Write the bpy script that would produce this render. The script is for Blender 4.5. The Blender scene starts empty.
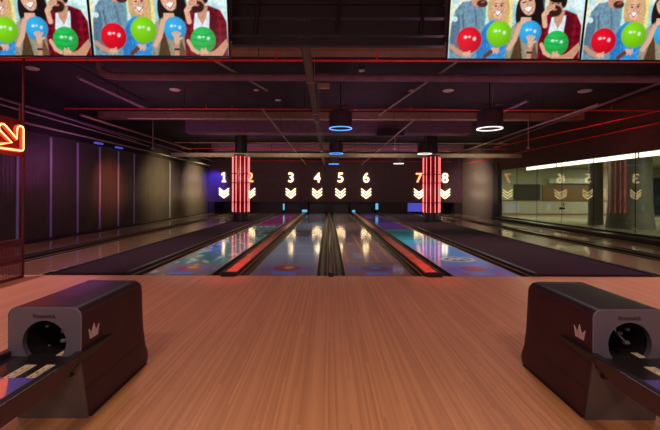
import bpy, bmesh, math, random
import numpy as np
from mathutils import Vector, Matrix
random.seed(7)
SC = bpy.context.scene
COL = SC.collection
PI = math.pi

# ------------------------------------------------------------------ materials
MATS = {}
def pmat(name, col, rough=0.5, metal=0.0, var=0.15, scale=6.0, coat=0.0, spec=0.5, emit=None, strength=0.0, stretch=None, bump=0.0, coat_rough=0.1):
    if name in MATS: return MATS[name]
    m = bpy.data.materials.new(name); m.use_nodes = True
    nt = m.node_tree; b = nt.nodes['Principled BSDF']
    b.inputs['Roughness'].default_value = rough
    b.inputs['Metallic'].default_value = metal
    b.inputs['Coat Weight'].default_value = coat
    b.inputs['Coat Roughness'].default_value = coat_rough
    b.inputs['Specular IOR Level'].default_value = spec
    tc = nt.nodes.new('ShaderNodeTexCoord')
    src = tc.outputs['Object']
    if stretch:
        mp = nt.nodes.new('ShaderNodeMapping'); mp.inputs['Scale'].default_value = stretch
        nt.links.new(src, mp.inputs['Vector']); src = mp.outputs['Vector']
    n = nt.nodes.new('ShaderNodeTexNoise'); n.inputs['Scale'].default_value = scale
    n.inputs['Detail'].default_value = 5
    nt.links.new(src, n.inputs['Vector'])
    r = nt.nodes.new('ShaderNodeValToRGB')
    r.color_ramp.elements[0].position = 0.3; r.color_ramp.elements[1].position = 0.7
    r.color_ramp.elements[0].color = tuple(c*(1-var) for c in col) + (1,)
    r.color_ramp.elements[1].color = tuple(min(1, c*(1+var)) for c in col) + (1,)
    nt.links.new(n.outputs['Fac'], r.inputs['Fac'])
    nt.links.new(r.outputs['Color'], b.inputs['Base Color'])
    if bump:
        bp = nt.nodes.new('ShaderNodeBump'); bp.inputs['Strength'].default_value = bump
        bp.inputs['Distance'].default_value = 0.01
        nt.links.new(n.outputs['Fac'], bp.inputs['Height']); nt.links.new(bp.outputs['Normal'], b.inputs['Normal'])
    if emit:
        b.inputs['Emission Color'].default_value = emit + (1,)
        b.inputs['Emission Strength'].default_value = strength
    MATS[name] = m
    return m

def glow(name, col, strength, base=(0.4, 0.4, 0.4)):
    return pmat(name, base, rough=0.3, var=0.02, emit=col, strength=strength)

def attr_mat(name, rough, coat=0.0, emissive=False, strength=1.0, coat_rough=0.05, spec=0.5, bump=0.0):
    m = bpy.data.materials.new(name); m.use_nodes = True
    nt = m.node_tree; b = nt.nodes['Principled BSDF']
    a = nt.nodes.new('ShaderNodeAttribute'); a.attribute_name = 'picture'
    b.inputs['Roughness'].default_value = rough
    b.inputs['Coat Weight'].default_value = coat
    b.inputs['Coat Roughness'].default_value = coat_rough
    b.inputs['Specular IOR Level'].default_value = spec
    if emissive:
        b.inputs['Base Color'].default_value = (0.01, 0.01, 0.01, 1)
        nt.links.new(a.outputs['Color'], b.inputs['Emission Color'])
        b.inputs['Emission Strength'].default_value = strength
    else:
        nt.links.new(a.outputs['Color'], b.inputs['Base Color'])
    return m

def wood_mat(name, c_lo, c_hi, strip=0.032, plank=1.1, rough=0.3, coat=0.3, coat_rough=0.15, grain=0.35):
    m = bpy.data.materials.new(name); m.use_nodes = True
    nt = m.node_tree; b = nt.nodes['Principled BSDF']; L = nt.links
    def math_n(op, *v):
        n = nt.nodes.new('ShaderNodeMath'); n.operation = op
        for i, x in enumerate(v):
            if isinstance(x, (int, float)): n.inputs[i].default_value = x
            else: L.new(x, n.inputs[i])
        return n.outputs[0]
    tc = nt.nodes.new('ShaderNodeTexCoord'); s = nt.nodes.new('ShaderNodeSeparateXYZ')
    L.new(tc.outputs['Object'], s.inputs[0])
    ix = math_n('FLOOR', math_n('DIVIDE', s.outputs['X'], strip))
    w1 = nt.nodes.new('ShaderNodeTexWhiteNoise'); w1.noise_dimensions = '1D'; L.new(ix, w1.inputs['W'])
    iy = math_n('FLOOR', math_n('ADD', math_n('DIVIDE', s.outputs['Y'], plank), math_n('MULTIPLY', w1.outputs['Value'], 9.0)))
    w2 = nt.nodes.new('ShaderNodeTexWhiteNoise'); w2.noise_dimensions = '2D'
    cb = nt.nodes.new('ShaderNodeCombineXYZ'); L.new(ix, cb.inputs[0]); L.new(iy, cb.inputs[1]); L.new(cb.outputs[0], w2.inputs['Vector'])
    mp = nt.nodes.new('ShaderNodeMapping'); mp.inputs['Scale'].default_value = (55, 2.2, 1)
    L.new(tc.outputs['Object'], mp.inputs['Vector'])
    n = nt.nodes.new('ShaderNodeTexNoise'); n.inputs['Scale'].default_value = 1.0; n.inputs['Detail'].default_value = 6
    L.new(mp.outputs[0], n.inputs['Vector'])
    f = math_n('ADD', math_n('MULTIPLY', w2.outputs['Value'], 1-grain), math_n('MULTIPLY', n.outputs['Fac'], grain))
    r = nt.nodes.new('ShaderNodeValToRGB')
    r.color_ramp.elements[0].position = 0.1; r.color_ramp.elements[1].position = 0.9
    r.color_ramp.elements[0].color = c_lo + (1,); r.color_ramp.elements[1].color = c_hi + (1,)
    L.new(f, r.inputs['Fac']); L.new(r.outputs['Color'], b.inputs['Base Color'])
    b.inputs['Roughness'].default_value = rough
    b.inputs['Coat Weight'].default_value = coat; b.inputs['Coat Roughness'].default_value = coat_rough
    return m

def glass_mat():
    m = bpy.data.materials.new('clear_glass'); m.use_nodes = True
    nt = m.node_tree; L = nt.links
    nt.nodes.remove(nt.nodes['Principled BSDF']); out = nt.nodes['Material Output']
    t = nt.nodes.new('ShaderNodeBsdfTransparent'); t.inputs['Color'].default_value = (0.86, 0.88, 0.78, 1)
    g = nt.nodes.new('ShaderNodeBsdfGlossy'); g.inputs['Roughness'].default_value = 0.0
    def mth(op, a, b=None):
        n = nt.nodes.new('ShaderNodeMath'); n.operation = op
        for i, v in enumerate((a, b)):
            if v is None: continue
            if isinstance(v, (int, float)): n.inputs[i].default_value = v
            else: L.new(v, n.inputs[i])
        return n.outputs[0]
    ge = nt.nodes.new('ShaderNodeNewGeometry'); dt = nt.nodes.new('ShaderNodeVectorMath'); dt.operation = 'DOT_PRODUCT'
    L.new(ge.outputs['Incoming'], dt.inputs[0]); L.new(ge.outputs['Normal'], dt.inputs[1])
    c5 = mth('POWER', mth('SUBTRACT', 1.0, mth('ABSOLUTE', dt.outputs['Value'])), 5.0)
    fac = mth('ADD', mth('MULTIPLY', c5, 0.95), 0.05)
    mx = nt.nodes.new('ShaderNodeMixShader')
    L.new(fac, mx.inputs[0]); L.new(t.outputs[0], mx.inputs[1]); L.new(g.outputs[0], mx.inputs[2])
    L.new(mx.outputs[0], out.inputs['Surface'])
    return m

# ------------------------------------------------------------------ mesh helpers
def obj(name, bm, mat=None, parent=None, smooth=False, loc=None):
    me = bpy.data.meshes.new(name)
    bmesh.ops.recalc_face_normals(bm, faces=bm.faces[:])
    bm.to_mesh(me); bm.free()
    if smooth:
        me.polygons.foreach_set('use_smooth', [True]*len(me.polygons))
        try: me.set_sharp_from_angle(angle=math.radians(40))
        except Exception: pass
    o = bpy.data.objects.new(name, me); COL.objects.link(o)
    if mat: me.materials.append(mat)
    if parent: o.parent = parent
    if loc: o.location = loc
    return o

def tag(o, label, cat, group=None):
    o['label'] = label; o['category'] = cat
    if group: o['group'] = group
    return o
def thing(name, label, cat, loc=(0, 0, 0), group=None, rz=0):
    o = bpy.data.objects.new(name, None); COL.objects.link(o)
    o.location = loc; o.rotation_euler = (0, 0, rz); o.empty_display_size = 0.1
    return tag(o, label, cat, group)
def struct(name, bm, mat, parent=None, smooth=False):
    o = obj(name, bm, mat, parent, smooth)
    if parent is None: o['kind'] = 'structure'
    return o
def copy_tree(src, loc, label, group=None):
    c = src.copy(); COL.objects.link(c); c.location = loc; c['label'] = label
    if group: c['group'] = group
    for ch in list(src.children):
        d = ch.copy(); COL.objects.link(d); d.parent = c
        for g in list(ch.children):
            e = g.copy(); COL.objects.link(e); e.parent = d
    return c

def box(bm, x0, x1, y0, y1, z0, z1, bev=0.0):
    r = bmesh.ops.create_cube(bm, size=1.0)
    vs = r['verts']
    for v in vs:
        v.co = Vector((x0+(v.co.x+.5)*(x1-x0), y0+(v.co.y+.5)*(y1-y0), z0+(v.co.z+.5)*(z1-z0)))
    if bev:
        es = list({e for v in vs for e in v.link_edges})
        bmesh.ops.bevel(bm, geom=es, offset=bev, segments=2, affect='EDGES', profile=0.5)
    return bm
def B(*a, **k): return box(bmesh.new(), *a, **k)

def tube(bm, pts, r, seg=10, closed=False):
    pts = [Vector(p) for p in pts]; n = len(pts); rings = []
    up = None
    for i, p in enumerate(pts):
        if closed: d = (pts[(i+1) % n]-pts[i-1]).normalized()
        elif i == 0: d = (pts[1]-p).normalized()
        elif i == n-1: d = (p-pts[i-1]).normalized()
        else: d = ((pts[i+1]-p).normalized()+(p-pts[i-1]).normalized()).normalized()
        if up is None:
            up = Vector((0, 0, 1)) if abs(d.z) < .9 else Vector((1, 0, 0))
        a = d.cross(up).normalized(); bb = a.cross(d).normalized(); up = bb
        rr = r[i] if isinstance(r, (list, tuple)) else r
        rings.append([bm.verts.new(p+a*math.cos(2*PI*k/seg)*rr+bb*math.sin(2*PI*k/seg)*rr) for k in range(seg)])
    m = n if closed else n-1
    for i in range(m):
        A, C = rings[i], rings[(i+1) % n]
        for k in range(seg):
            bm.faces.new((A[k], A[(k+1) % seg], C[(k+1) % seg], C[k]))
    if not closed:
        bm.faces.new(rings[0][::-1]); bm.faces.new(rings[-1])
    return bm
def T(pts, r, seg=10, closed=False): return tube(bmesh.new(), pts, r, seg, closed)

def lathe(bm, prof, seg=32, cx=0, cy=0):
    rings = []
    for (r, z) in prof:
        if r < 1e-6: rings.append([bm.verts.new((cx, cy, z))])
        else: rings.append([bm.verts.new((cx+r*math.cos(2*PI*k/seg), cy+r*math.sin(2*PI*k/seg), z)) for k in range(seg)])
    for A, C in zip(rings, rings[1:]):
        for k in range(seg):
            k2 = (k+1) % seg
            if len(A) == 1 and len(C) == 1: continue
            if len(A) == 1: bm.faces.new((A[0], C[k], C[k2]))
            elif len(C) == 1: bm.faces.new((A[k], A[k2], C[0]))
            else: bm.faces.new((A[k], A[k2], C[k2], C[k]))
    return bm
def Lth(prof, seg=32): return lathe(bmesh.new(), prof, seg)

def prism(bm, poly, a0, a1, plane='XZ'):
    """poly of 2D points extruded along the remaining axis from a0 to a1"""
    def mk(p, a):
        if plane == 'XZ': return (p[0], a, p[1])
        if plane == 'YZ': return (a, p[0], p[1])
        return (p[0], p[1], a)
    v0 = [bm.verts.new(mk(p, a0)) for p in poly]; v1 = [bm.verts.new(mk(p, a1)) for p in poly]
    n = len(poly)
    bm.faces.new(v0); bm.faces.new(v1[::-1])
    for i in range(n):
        bm.faces.new((v0[i], v0[(i+1) % n], v1[(i+1) % n], v1[i]))
    return bm
def PR(poly, a0, a1, plane='XZ'): return prism(bmesh.new(), poly, a0, a1, plane)

def arc_pts(cx, cy, r, a0, a1, n):
    return [(cx+r*math.cos(a0+(a1-a0)*i/n), cy+r*math.sin(a0+(a1-a0)*i/n)) for i in range(n+1)]

def text_bm(txt, size, extrude, bold=0.0):
    c = bpy.data.curves.new('text', 'FONT'); c.body = txt; c.size = size; c.extrude = extrude; c.offset = bold
    c.align_x = 'CENTER'; c.align_y = 'CENTER'
    o = bpy.data.objects.new('text', c); COL.objects.link(o)
    dg = bpy.context.evaluated_depsgraph_get()
    me = bpy.data.meshes.new_from_object(o.evaluated_get(dg))
    bm = bmesh.new(); bm.from_mesh(me)
    bpy.data.meshes.remove(me); bpy.data.objects.remove(o); bpy.data.curves.remove(c)
    xs = [v.co.x for v in bm.verts]; ys = [v.co.y for v in bm.verts]
    ox, oy = (min(xs)+max(xs))/2, (min(ys)+max(ys))/2
    for v in bm.verts: v.co.x -= ox; v.co.y -= oy
    return bm

# ------------------------------------------------------------------ painted pictures (screen, lane graphics)
def srgb(r, g, b):
    f = lambda c: (c/255/12.92 if c/255 <= .04045 else ((c/255+.055)/1.055)**2.4)
    return np.array([f(r), f(g), f(b)])
class Paint:
    def __init__(s, X, Y, bg):
        s.X, s.Y = X, Y; s.C = np.zeros(X.shape+(3,)); s.C[:] = bg
    def lay(s, mask, col, shade=None):
        c = np.broadcast_to(col, s.C.shape)
        if shade is not None: c = c*shade[..., None]
        s.C = s.C*(1-mask[..., None]) + c*mask[..., None]
    def ell(s, cx, cy, rx, ry, col, soft=.08, rot=0, shade=None, al=1):
        x, y = s.X-cx, s.Y-cy
        c, n = math.cos(rot), math.sin(rot)
        d = np.sqrt(((x*c+y*n)/rx)**2+((-x*n+y*c)/ry)**2)
        s.lay(np.clip((1-d)/soft+.5, 0, 1)*al, col, shade)
    def poly(s, pts, col, soft=.6, al=1, shade=None):
        inside = np.zeros(s.X.shape, bool); dist = np.full(s.X.shape, 1e9)
        n = len(pts)
        for i in range(n):
            x0, y0 = pts[i]; x1, y1 = pts[(i+1) % n]
            cond = ((y0 > s.Y) != (y1 > s.Y))
            xi = (x1-x0)*(s.Y-y0)/(y1-y0+1e-12)+x0
            inside ^= cond & (s.X < xi)
            L2 = (x1-x0)**2+(y1-y0)**2+1e-12
            t = np.clip(((s.X-x0)*(x1-x0)+(s.Y-y0)*(y1-y0))/L2, 0, 1)
            dist = np.minimum(dist, np.hypot(s.X-x0-t*(x1-x0), s.Y-y0-t*(y1-y0)))
        sd = np.where(inside, dist, -dist)
        s.lay(np.clip(sd/soft+.5, 0, 1)*al, col, shade)
    def line(s, pts, w, col, soft=.5, al=1):
        for (x0, y0), (x1, y1) in zip(pts, pts[1:]):
            L2 = (x1-x0)**2+(y1-y0)**2+1e-12
            t = np.clip(((s.X-x0)*(x1-x0)+(s.Y-y0)*(y1-y0))/L2, 0, 1)
            d = np.hypot(s.X-x0-t*(x1-x0), s.Y-y0-t*(y1-y0))
            s.lay(np.clip((w-d)/soft+.5, 0, 1)*al, col)
    def rect(s, x0, x1, y0, y1, col, soft=.5, al=1):
        d = np.minimum(np.minimum(s.X-x0, x1-s.X), np.minimum(s.Y-y0, y1-s.Y))
        s.lay(np.clip(d/soft+.5, 0, 1)*al, col)

def vnoise(X, Y, seed):
    rng = np.random.RandomState(seed); g = rng.rand(64, 64)
    xi, yi = np.floor(X).astype(int), np.floor(Y).astype(int); fx, fy = X-xi, Y-yi
    fx = fx*fx*(3-2*fx); fy = fy*fy*(3-2*fy)
    a = g[xi % 64, yi % 64]; b = g[(xi+1) % 64, yi % 64]; c = g[xi % 64, (yi+1) % 64]; d = g[(xi+1) % 64, (yi+1) % 64]
    return (a*(1-fx)+b*fx)*(1-fy)+(c*(1-fx)+d*fx)*fy

def picture_mesh(name, xs, ys, pos, C, mat):
    """grid mesh with the painted colours on its vertices; pos(x, y) -> 3D"""
    nx, ny = len(xs), len(ys)
    verts = [pos(x, y) for y in ys for x in xs]
    faces = [(j*nx+i, j*nx+i+1, (j+1)*nx+i+1, (j+1)*nx+i) for j in range(ny-1) for i in range(nx-1)]
    me = bpy.data.meshes.new(name); me.from_pydata(verts, [], faces)
    ca = me.color_attributes.new('picture', 'FLOAT_COLOR', 'POINT')
    arr = np.ones((ny*nx, 4), np.float32); arr[:, :3] = C.reshape(-1, 3)
    ca.data.foreach_set('color', arr.ravel())
    me.materials.append(mat); me.update()
    return me

# ------------------------------------------------------------------ shared materials
M_floor = wood_mat('approach_boards', (0.46, 0.20, 0.086), (0.66, 0.315, 0.145), strip=.016, plank=1.9, rough=0.45, coat=0.15, coat_rough=0.25, grain=.4)
M_lane = wood_mat('lane_boards', (0.23, 0.115, 0.05), (0.33, 0.18, 0.09), rough=0.3, coat=1.0, coat_rough=0.04, grain=.5)
M_sub = pmat('subfloor', (0.02, 0.017, 0.02), .8)
M_ceil = pmat('ceiling_paint', (0.022, 0.013, 0.018), .85, var=.3, scale=2)
M_wallL = pmat('fluted_wall_panel', (0.075, 0.055, 0.052), .33, var=.15, scale=3, spec=.3)
M_wallF = pmat('end_wall_paint', (0.105, 0.042, 0.07), .55, var=.2, scale=3)
M_soffit = pmat('soffit_paint', (0.09, 0.045, 0.038), .6, var=.2)
M_wallR = pmat('side_wall_panel', (0.12, 0.09, 0.085), .35, var=.15)
M_black = pmat('black_plastic', (0.016, 0.013, 0.016), .35)
M_gutter = pmat('gutter_plastic', (0.034, 0.024, 0.017), .28, metal=.5, var=.02)
M_blackmetal = pmat('black_metal', (0.028, 0.022, 0.028), .4, metal=.3)
M_kick = pmat('kickback_paint', (.035, .017, .026), .5)
M_lip = pmat('gold_glint_lip', (.50, .36, .20), .3, metal=.85, var=.05)
M_carpet = pmat('dark_carpet', (0.036, 0.019, 0.024), .95, var=.35, scale=60, bump=.4, spec=.05)
M_trim = pmat('carpet_edge', (0.02, 0.016, 0.018), .5)
M_steel = pmat('painted_steel', (0.42, 0.33, 0.25), .5)
M_red = pmat('red_pipe', (0.9, 0.03, 0.04), .4)
M_purple = pmat('dark_duct', (0.24, 0.13, 0.21), .5)
M_tray = pmat('tray_paint', (.13, .09, .075), .6)
M_ceil2 = pmat('joist_paint', (.05, .03, .04), .5)
M_brown = pmat('beam_concrete', (0.30, 0.17, 0.11), .7)
M_pale = pmat('pale_plastic', (0.62, 0.5, 0.47), .5)
M_chev = glow('warm_neon', (1.0, 0.74, 0.38), 4.6)
M_num = glow('warm_number', (1.0, 0.74, 0.37), 4.0)
M_numred = glow('orange_number', (1.0, 0.33, 0.12), 2.6)
M_neon = glow('red_neon', (1.0, 0.13, 0.13), 2.8)
M_ring_b = glow('blue_ring', (0.06, 0.36, 1.0), 1.7)
M_ring_w = glow('white_ring', (1.0, 0.86, 0.82), 1.7)
M_cyan = glow('cyan_led', (0.08, 0.5, 0.8), 1.0)
M_blue = glow('blue_led', (0.06, 0.08, 0.75), 0.6)
M_blueline = glow('blue_seam_led', (0.12, 0.05, 0.55), 0.065)
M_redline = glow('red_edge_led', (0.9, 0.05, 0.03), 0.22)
M_strip = glow('white_tube', (1.0, 0.98, 0.86), 2.6)

# ------------------------------------------------------------------ layout constants (metres; camera at the origin looking along +Y)
YF = 5.966           # foul line
YM = 24.65           # end wall above the pin decks
XL, XR = -8.13, 9.0 # side walls
ZC = 4.2
LANES = {1: -7.01, 2: -5.25, 3: -2.478, 4: -0.74, 5: 0.832, 6: 2.592, 7: 6.08, 8: 7.83}
LW = 0.533; GW = 0.20

# ---- room shell
struct('floor', B(XL-.2, XR+.2, -4, YF, -.14, 0), M_floor)
struct('floor_lane_bay', B(XL-.2, XR+.2, YF, 26.2, -.24, -.14), M_sub)
struct('ceiling', B(XL-.3, XR+.3, -4, 26.2, ZC, ZC+.15), M_ceil)
struct('wall_back', B(XL-.3, XR+.3, -4.15, -4, -.14, ZC), M_soffit)
struct('wall_far', B(XL-.3, XR+.3, 26.0, 26.2, -.24, ZC), M_black)
# fluted left wall up to 3 m, plain dark band above it
bm = bmesh.new()
ys = np.arange(-4, 26.01, 0.04)
seams = [9.57+1.15*k for k in range(-12, 15)]
prev = None
for y in ys:
    k = int(round((y+4)/.04))
    d = 0.0 if k % 3 == 0 else 0.003
    near = min(abs(y-s) for s in seams)
    if near < .035: d = -.005
    a = bm.verts.new((XL+d, y, -.14)); c = bm.verts.new((XL+d, y, 3.0))
    if prev: bm.faces.new((prev[0], a, c, prev[1]))
    prev = (a, c)
struct('wall_left', bm, M_wallL)
struct('wall_left_upper', B(XL-.15, XL-.03, -4, 26, 2.98, ZC), M_ceil)
# end wall over the pin decks
struct('wall_front', B(XL, XR, YM, YM+.12, .74, ZC), M_wallF)
# right side: solid bay at the far end, glass front, soffit
struct('wall_right', B(XR, XR+.2, 20.0, 26, -.14, ZC), M_wallR)
struct('wall_right_near', B(XR, XR+.2, -4, 4.0, -.14, ZC), M_soffit)
struct('wall_right_soffit', B(XR, XR+.2, 4.0, 20.0, 2.60, ZC), M_soffit)
struct('trim_1', B(XR-.06, XR+.14, 19.35, 20.0, -.14, 3.0), pmat('post_paint', (.035, .022, .045), .4))
struct('trim_2', B(8.62, XR+.2, YF, 19.35, -.14, .12), M_black)
struct('trim_3', B(XL, -7.75, YF, 24.6, -.14, .03), M_black)

# ---- glass front (window) with panes and joints
win = bpy.data.objects.new('window_1', None); COL.objects.link(win); win['kind'] = 'structure'; win.location = (XR+.04, 12, .13)
M_glass = glass_mat()
joints = [19.35, 17.6, 15.9, 14.2, 12.5, 10.8, 9.1, 7.4, 5.7, 4.0]
for a, b in zip(joints, joints[1:]):
    o = obj('pane', B(-.006, .006, -(a-b)/2+.006, (a-b)/2-.006, 0, 2.48), M_glass, win); o.location = (0, (a+b)/2-12, 0)
    o.rotation_euler.z = math.radians(random.uniform(-.25, .25))
for j in joints[1:-1]:
    obj('glass_joint', B(-.008, .008, j-12-.007, j-12+.007, 0, 2.48), M_blackmetal, win)
obj('top_channel', B(-.03, .03, 4-12, 19.35-12, 2.44, 2.50), M_blackmetal, win)
obj('bottom_channel', B(-.03, .03, 4-12, 19.35-12, 0, .05), M_blackmetal, win)
for dy in (-.10, .10):
    obj('door_lock', B(-.03, .03, 14.2-12+dy-.05, 14.2-12+dy+.05, .62, .70, bev=.01), M_black, win)
obj('door_handle', B(-.07, -.03, 14.2-12-.2, 14.2-12-.17, .75, .86, bev=.01), M_black, win)

# ---- lobby seen through the glass
M_lob = pmat('lobby_floor_tile', (.25, .24, .18), .25, var=.12, scale=1.2)
M_lobw = pmat('lobby_wall_paint', (.42, .42, .34), .6, var=.08)
M_lobp = pmat('lobby_low_panel', (.40, .39, .34), .4, var=.06)
M_lobwood = pmat('lobby_wood', (.20, .115, .06), .45, var=.25, stretch=(1, 1, 12))
M_lobdark = pmat('lobby_dark_opening', (.03, .032, .028), .5)
struct('floor_lobby', B(XR+.2, 24, 2, 24.2, -.14, 0), M_lob)
struct('wall_lobby_far', B(XR+.2, 24, 24.0, 24.2, 0, 3.2), M_lobw)
struct('wall_lobby_side', B(24, 24.2, 2, 24.2, 0, 3.2), M_lobw)
struct('wall_lobby_near', B(XR+.2, 24, 1.9, 2, 0, 3.2), M_lobw)
struct('ceiling_lobby', B(XR+.2, 24, 2, 24.2, 3.05, 3.2), pmat('lobby_ceiling', (.36, .36, .27), .7))
t = thing('reception_counter', 'long pale grey counter front along the far side of the lobby behind the glass', 'counter', (14.6, 23.6, 0))
obj('front_panel', B(-3.4, 4.2, 0, .36, .08, .88), M_lobp, t)
obj('kick_board', B(-3.4, 4.2, -.02, .36, 0, .08), M_lobwood, t)
obj('counter_top', B(-3.45, 4.25, -.05, .38, .88, .93), M_lobwood, t)
tag(obj('wood_panel', B(-1.6, 1.6, 0, .08, -.48, .48), M_lobwood, loc=(15.55, 23.9, 1.42)), 'brown wooden wall panel above the lobby counter', 'panel')
tag(obj('dark_opening', B(-.85, .85, 0, .08, -.5, .5), M_lobdark, loc=(12.95, 23.9, 1.46)), 'dark serving hatch beside the wooden panel in the lobby', 'hatch')
tag(obj('hanging_bulkhead', B(-1.75, 1.75, 0, .3, -.16, .16), pmat('bulkhead_paint', (.5, .55, .52), .5), loc=(16.0, 23.65, 2.18)), 'pale blue-grey bulkhead above the wooden lobby panel', 'bulkhead')
tag(obj('patterned_panel', B(-1.7, 1.7, 0, .08, -1.3, 1.1), pmat('blue_pattern', (.035, .06, .10), .4, var=.9, scale=3), loc=(21.6, 23.9, 1.3)), 'dark blue mottled wall panel at the right of the lobby', 'panel')
M_conc = pmat('column_concrete', (.15, .15, .14), .5, var=.12, scale=3)
tag(obj('concrete_column', Lth([(0, 0), (.80, 0), (.76, .3), (.70, 1.0), (.68, 3.05), (0, 3.05)], 40), M_conc, smooth=True, loc=(12.0, 14.6, 0)), 'thick round grey concrete column behind the glass', 'column')
tag(obj('concrete_column', Lth([(0, 0), (.30, 0), (.28, .4), (.27, 3.05), (0, 3.05)], 32), M_conc, smooth=True, loc=(11.95, 16.4, 0)), 'slimmer round grey column left of the thick one behind the glass', 'column')
t = thing('pendant_tube_light', 'long white light tube running along the top of the glass', 'light', (9.42, 12.7, 2.46))
obj('tube', B(-.04, .04, -4.7, 4.7, 0, .14, bev=.012), M_strip, t)
obj('housing', B(-.05, .05, -4.75, 4.75, .14, .58), M_blackmetal, t)
for yy in (-1.6, 2.4):
    obj('clip', B(-.055, .055, yy-.015, yy+.015, -.01, .15), M_blackmetal, t)

# ------------------------------------------------------------------ bowling lanes
def gutter_bm(x0, x1):
    bm = bmesh.new(); cx = (x0+x1)/2; r = (x1-x0)/2
    prof = [(x0, -.13), (x0, 0.0), (x0+.012, 0.0)] + [(cx-(r-.012)*math.cos(PI*i/10), -.095*math.sin(PI*i/10)) for i in range(1, 10)] + [(x1-.012, 0.0), (x1, 0.0), (x1, -.13)]
    prism(bm, prof, YF+.004, 25.9, 'XZ')
    return bm

yl = np.concatenate([np.arange(0, 2.6, .025), np.arange(2.6, 8, .06), np.arange(8, 19.95, .2)])
xl = np.linspace(-LW, LW, 45)
GX, GY = np.meshgrid(xl, yl)
def emblem(p, c1, c2, ring):
    p.rect(-.5, .5, .02, .95, srgb(150, 100, 105), .15, al=.55)
    p.ell(-.36, .55, .12, .16, srgb(70, 100, 180), .4, al=.6)
    p.ell(.36, .55, .12, .16, srgb(80, 105, 190), .4, al=.6)
    p.ell(0, .60, .29, .26, ring, .25)
    p.ell(0, .60, .25, .22, c1, .2)
    p.ell(.03, .66, .09, .10, c2, .4)
    p.rect(-.20, .20, .10, .27, srgb(95, 135, 225), .04)
    p.rect(-.34, -.22, .12, .25, srgb(150, 85, 100), .06, al=.6)
    p.rect(.22, .34, .12, .25, srgb(150, 85, 100), .06, al=.6)
def lane_art(k):
    N = vnoise(GX*3+9, GY*.9, k); N2 = vnoise(GX*9+5, GY*3.5, k+20)
    if k == 3:
        p = Paint(GX, GY, srgb(70, 135, 130))
        p.lay(np.clip((N-.45)*4, 0, 1)*.8, srgb(50, 105, 100))
        p.lay(np.clip((N2-.78)*9, 0, 1), srgb(170, 200, 195))
        rng = np.random.RandomState(5)
        for i in range(46):
            p.ell(rng.uniform(-.5, .5), rng.uniform(1.2, 9), rng.uniform(.03, .08), rng.uniform(.08, .25), srgb(*((165, 200, 190) if i % 3 else (205, 160, 170))), .4, rot=rng.uniform(-.5, .5), al=.75)
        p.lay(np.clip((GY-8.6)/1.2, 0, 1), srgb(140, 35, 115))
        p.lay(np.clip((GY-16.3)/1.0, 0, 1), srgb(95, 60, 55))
        emblem(p, srgb(160, 85, 75), srgb(220, 165, 60), srgb(75, 120, 215))
    elif k == 4:
        p = Paint(GX, GY, srgb(118, 134, 150))
        p.lay(np.clip((N-.4)*3, 0, 1)*.6, srgb(100, 105, 128))
        for yy in (2.1, 3.3, 5.0, 6.1, 6.4, 8.2):
            p.rect(-.53, .25 if yy > 5 else .53, yy, yy+.09, srgb(165, 172, 185), .05, al=.5)
        p.rect(-.53, .1, 5.6, 6.0, srgb(70, 75, 100), .1, al=.6)
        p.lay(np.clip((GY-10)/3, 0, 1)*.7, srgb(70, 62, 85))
        emblem(p, srgb(150, 75, 55), srgb(215, 160, 50), srgb(80, 115, 205))
    elif k == 5:
        p = Paint(GX, GY, srgb(128, 108, 105))
        p.lay(np.clip((N-.45)*3, 0, 1)*.5, srgb(105, 90, 98))
        p.rect(-.30, .05, 1.6, 2.3, srgb(145, 140, 150), .1, al=.7)
        o = srgb(200, 125, 45)
        for x in (-.46, -.05, .17, .44):
            p.rect(x-.022, x+.022, 1.2, 13 if x > -.4 else 2.6, o, .03, al=.9)
        for yy in (1.25, 2.5, 3.7):
            p.rect(-.46, .44, yy, yy+.06, o, .04, al=.7)
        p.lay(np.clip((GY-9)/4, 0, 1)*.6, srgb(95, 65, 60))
        emblem(p, srgb(110, 80, 100), srgb(90, 130, 190), srgb(70, 110, 190))
    else:
        p = Paint(GX, GY, srgb(62, 120, 195))
        p.lay(np.clip((N-.42)*4, 0, 1)*.6, srgb(90, 130, 200))
        p.lay(np.clip((GY-3.6)/.9, 0, 1), srgb(40, 165, 195))
        for yy in (4.8, 5.5, 6.5):
            p.rect(-.53, .3, yy, yy+.12, srgb(20, 75, 110), .05, al=.7)
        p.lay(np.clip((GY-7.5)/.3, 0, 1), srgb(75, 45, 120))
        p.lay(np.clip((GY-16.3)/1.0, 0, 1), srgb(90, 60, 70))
        p.ell(.05, 1.55, .34, .30, srgb(190, 190, 170), .08)
        p.ell(.05, 1.55, .28, .23, srgb(75, 100, 130), .1)
        p.line([(-.12, 1.45), (-.02, 1.68), (.04, 1.48), (.12, 1.68), (.22, 1.46)], .035, srgb(215, 215, 195), .03)
        emblem(p, srgb(130, 85, 105), srgb(150, 80, 90), srgb(75, 125, 220))
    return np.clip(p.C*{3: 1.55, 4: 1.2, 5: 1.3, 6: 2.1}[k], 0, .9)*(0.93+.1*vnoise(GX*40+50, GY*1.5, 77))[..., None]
M_art = attr_mat('lane_projection', .5, coat=1.0, coat_rough=.085, spec=.15)  # projected lane video painted into the base colour
desc = {1: 'plain wooden bowling lane beside the fluted left wall', 2: 'plain wooden bowling lane left of the left carpet strip',
        3: 'bowling lane with teal and magenta graphics, left of the left red capping', 4: 'slate grey bowling lane left of the middle gutters',
        5: 'grey-brown bowling lane with orange grid lines', 6: 'bright blue bowling lane with a pale oval logo',
        7: 'plain wooden bowling lane right of the right carpet strip', 8: 'plain wooden bowling lane next to the glass front'}
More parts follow.
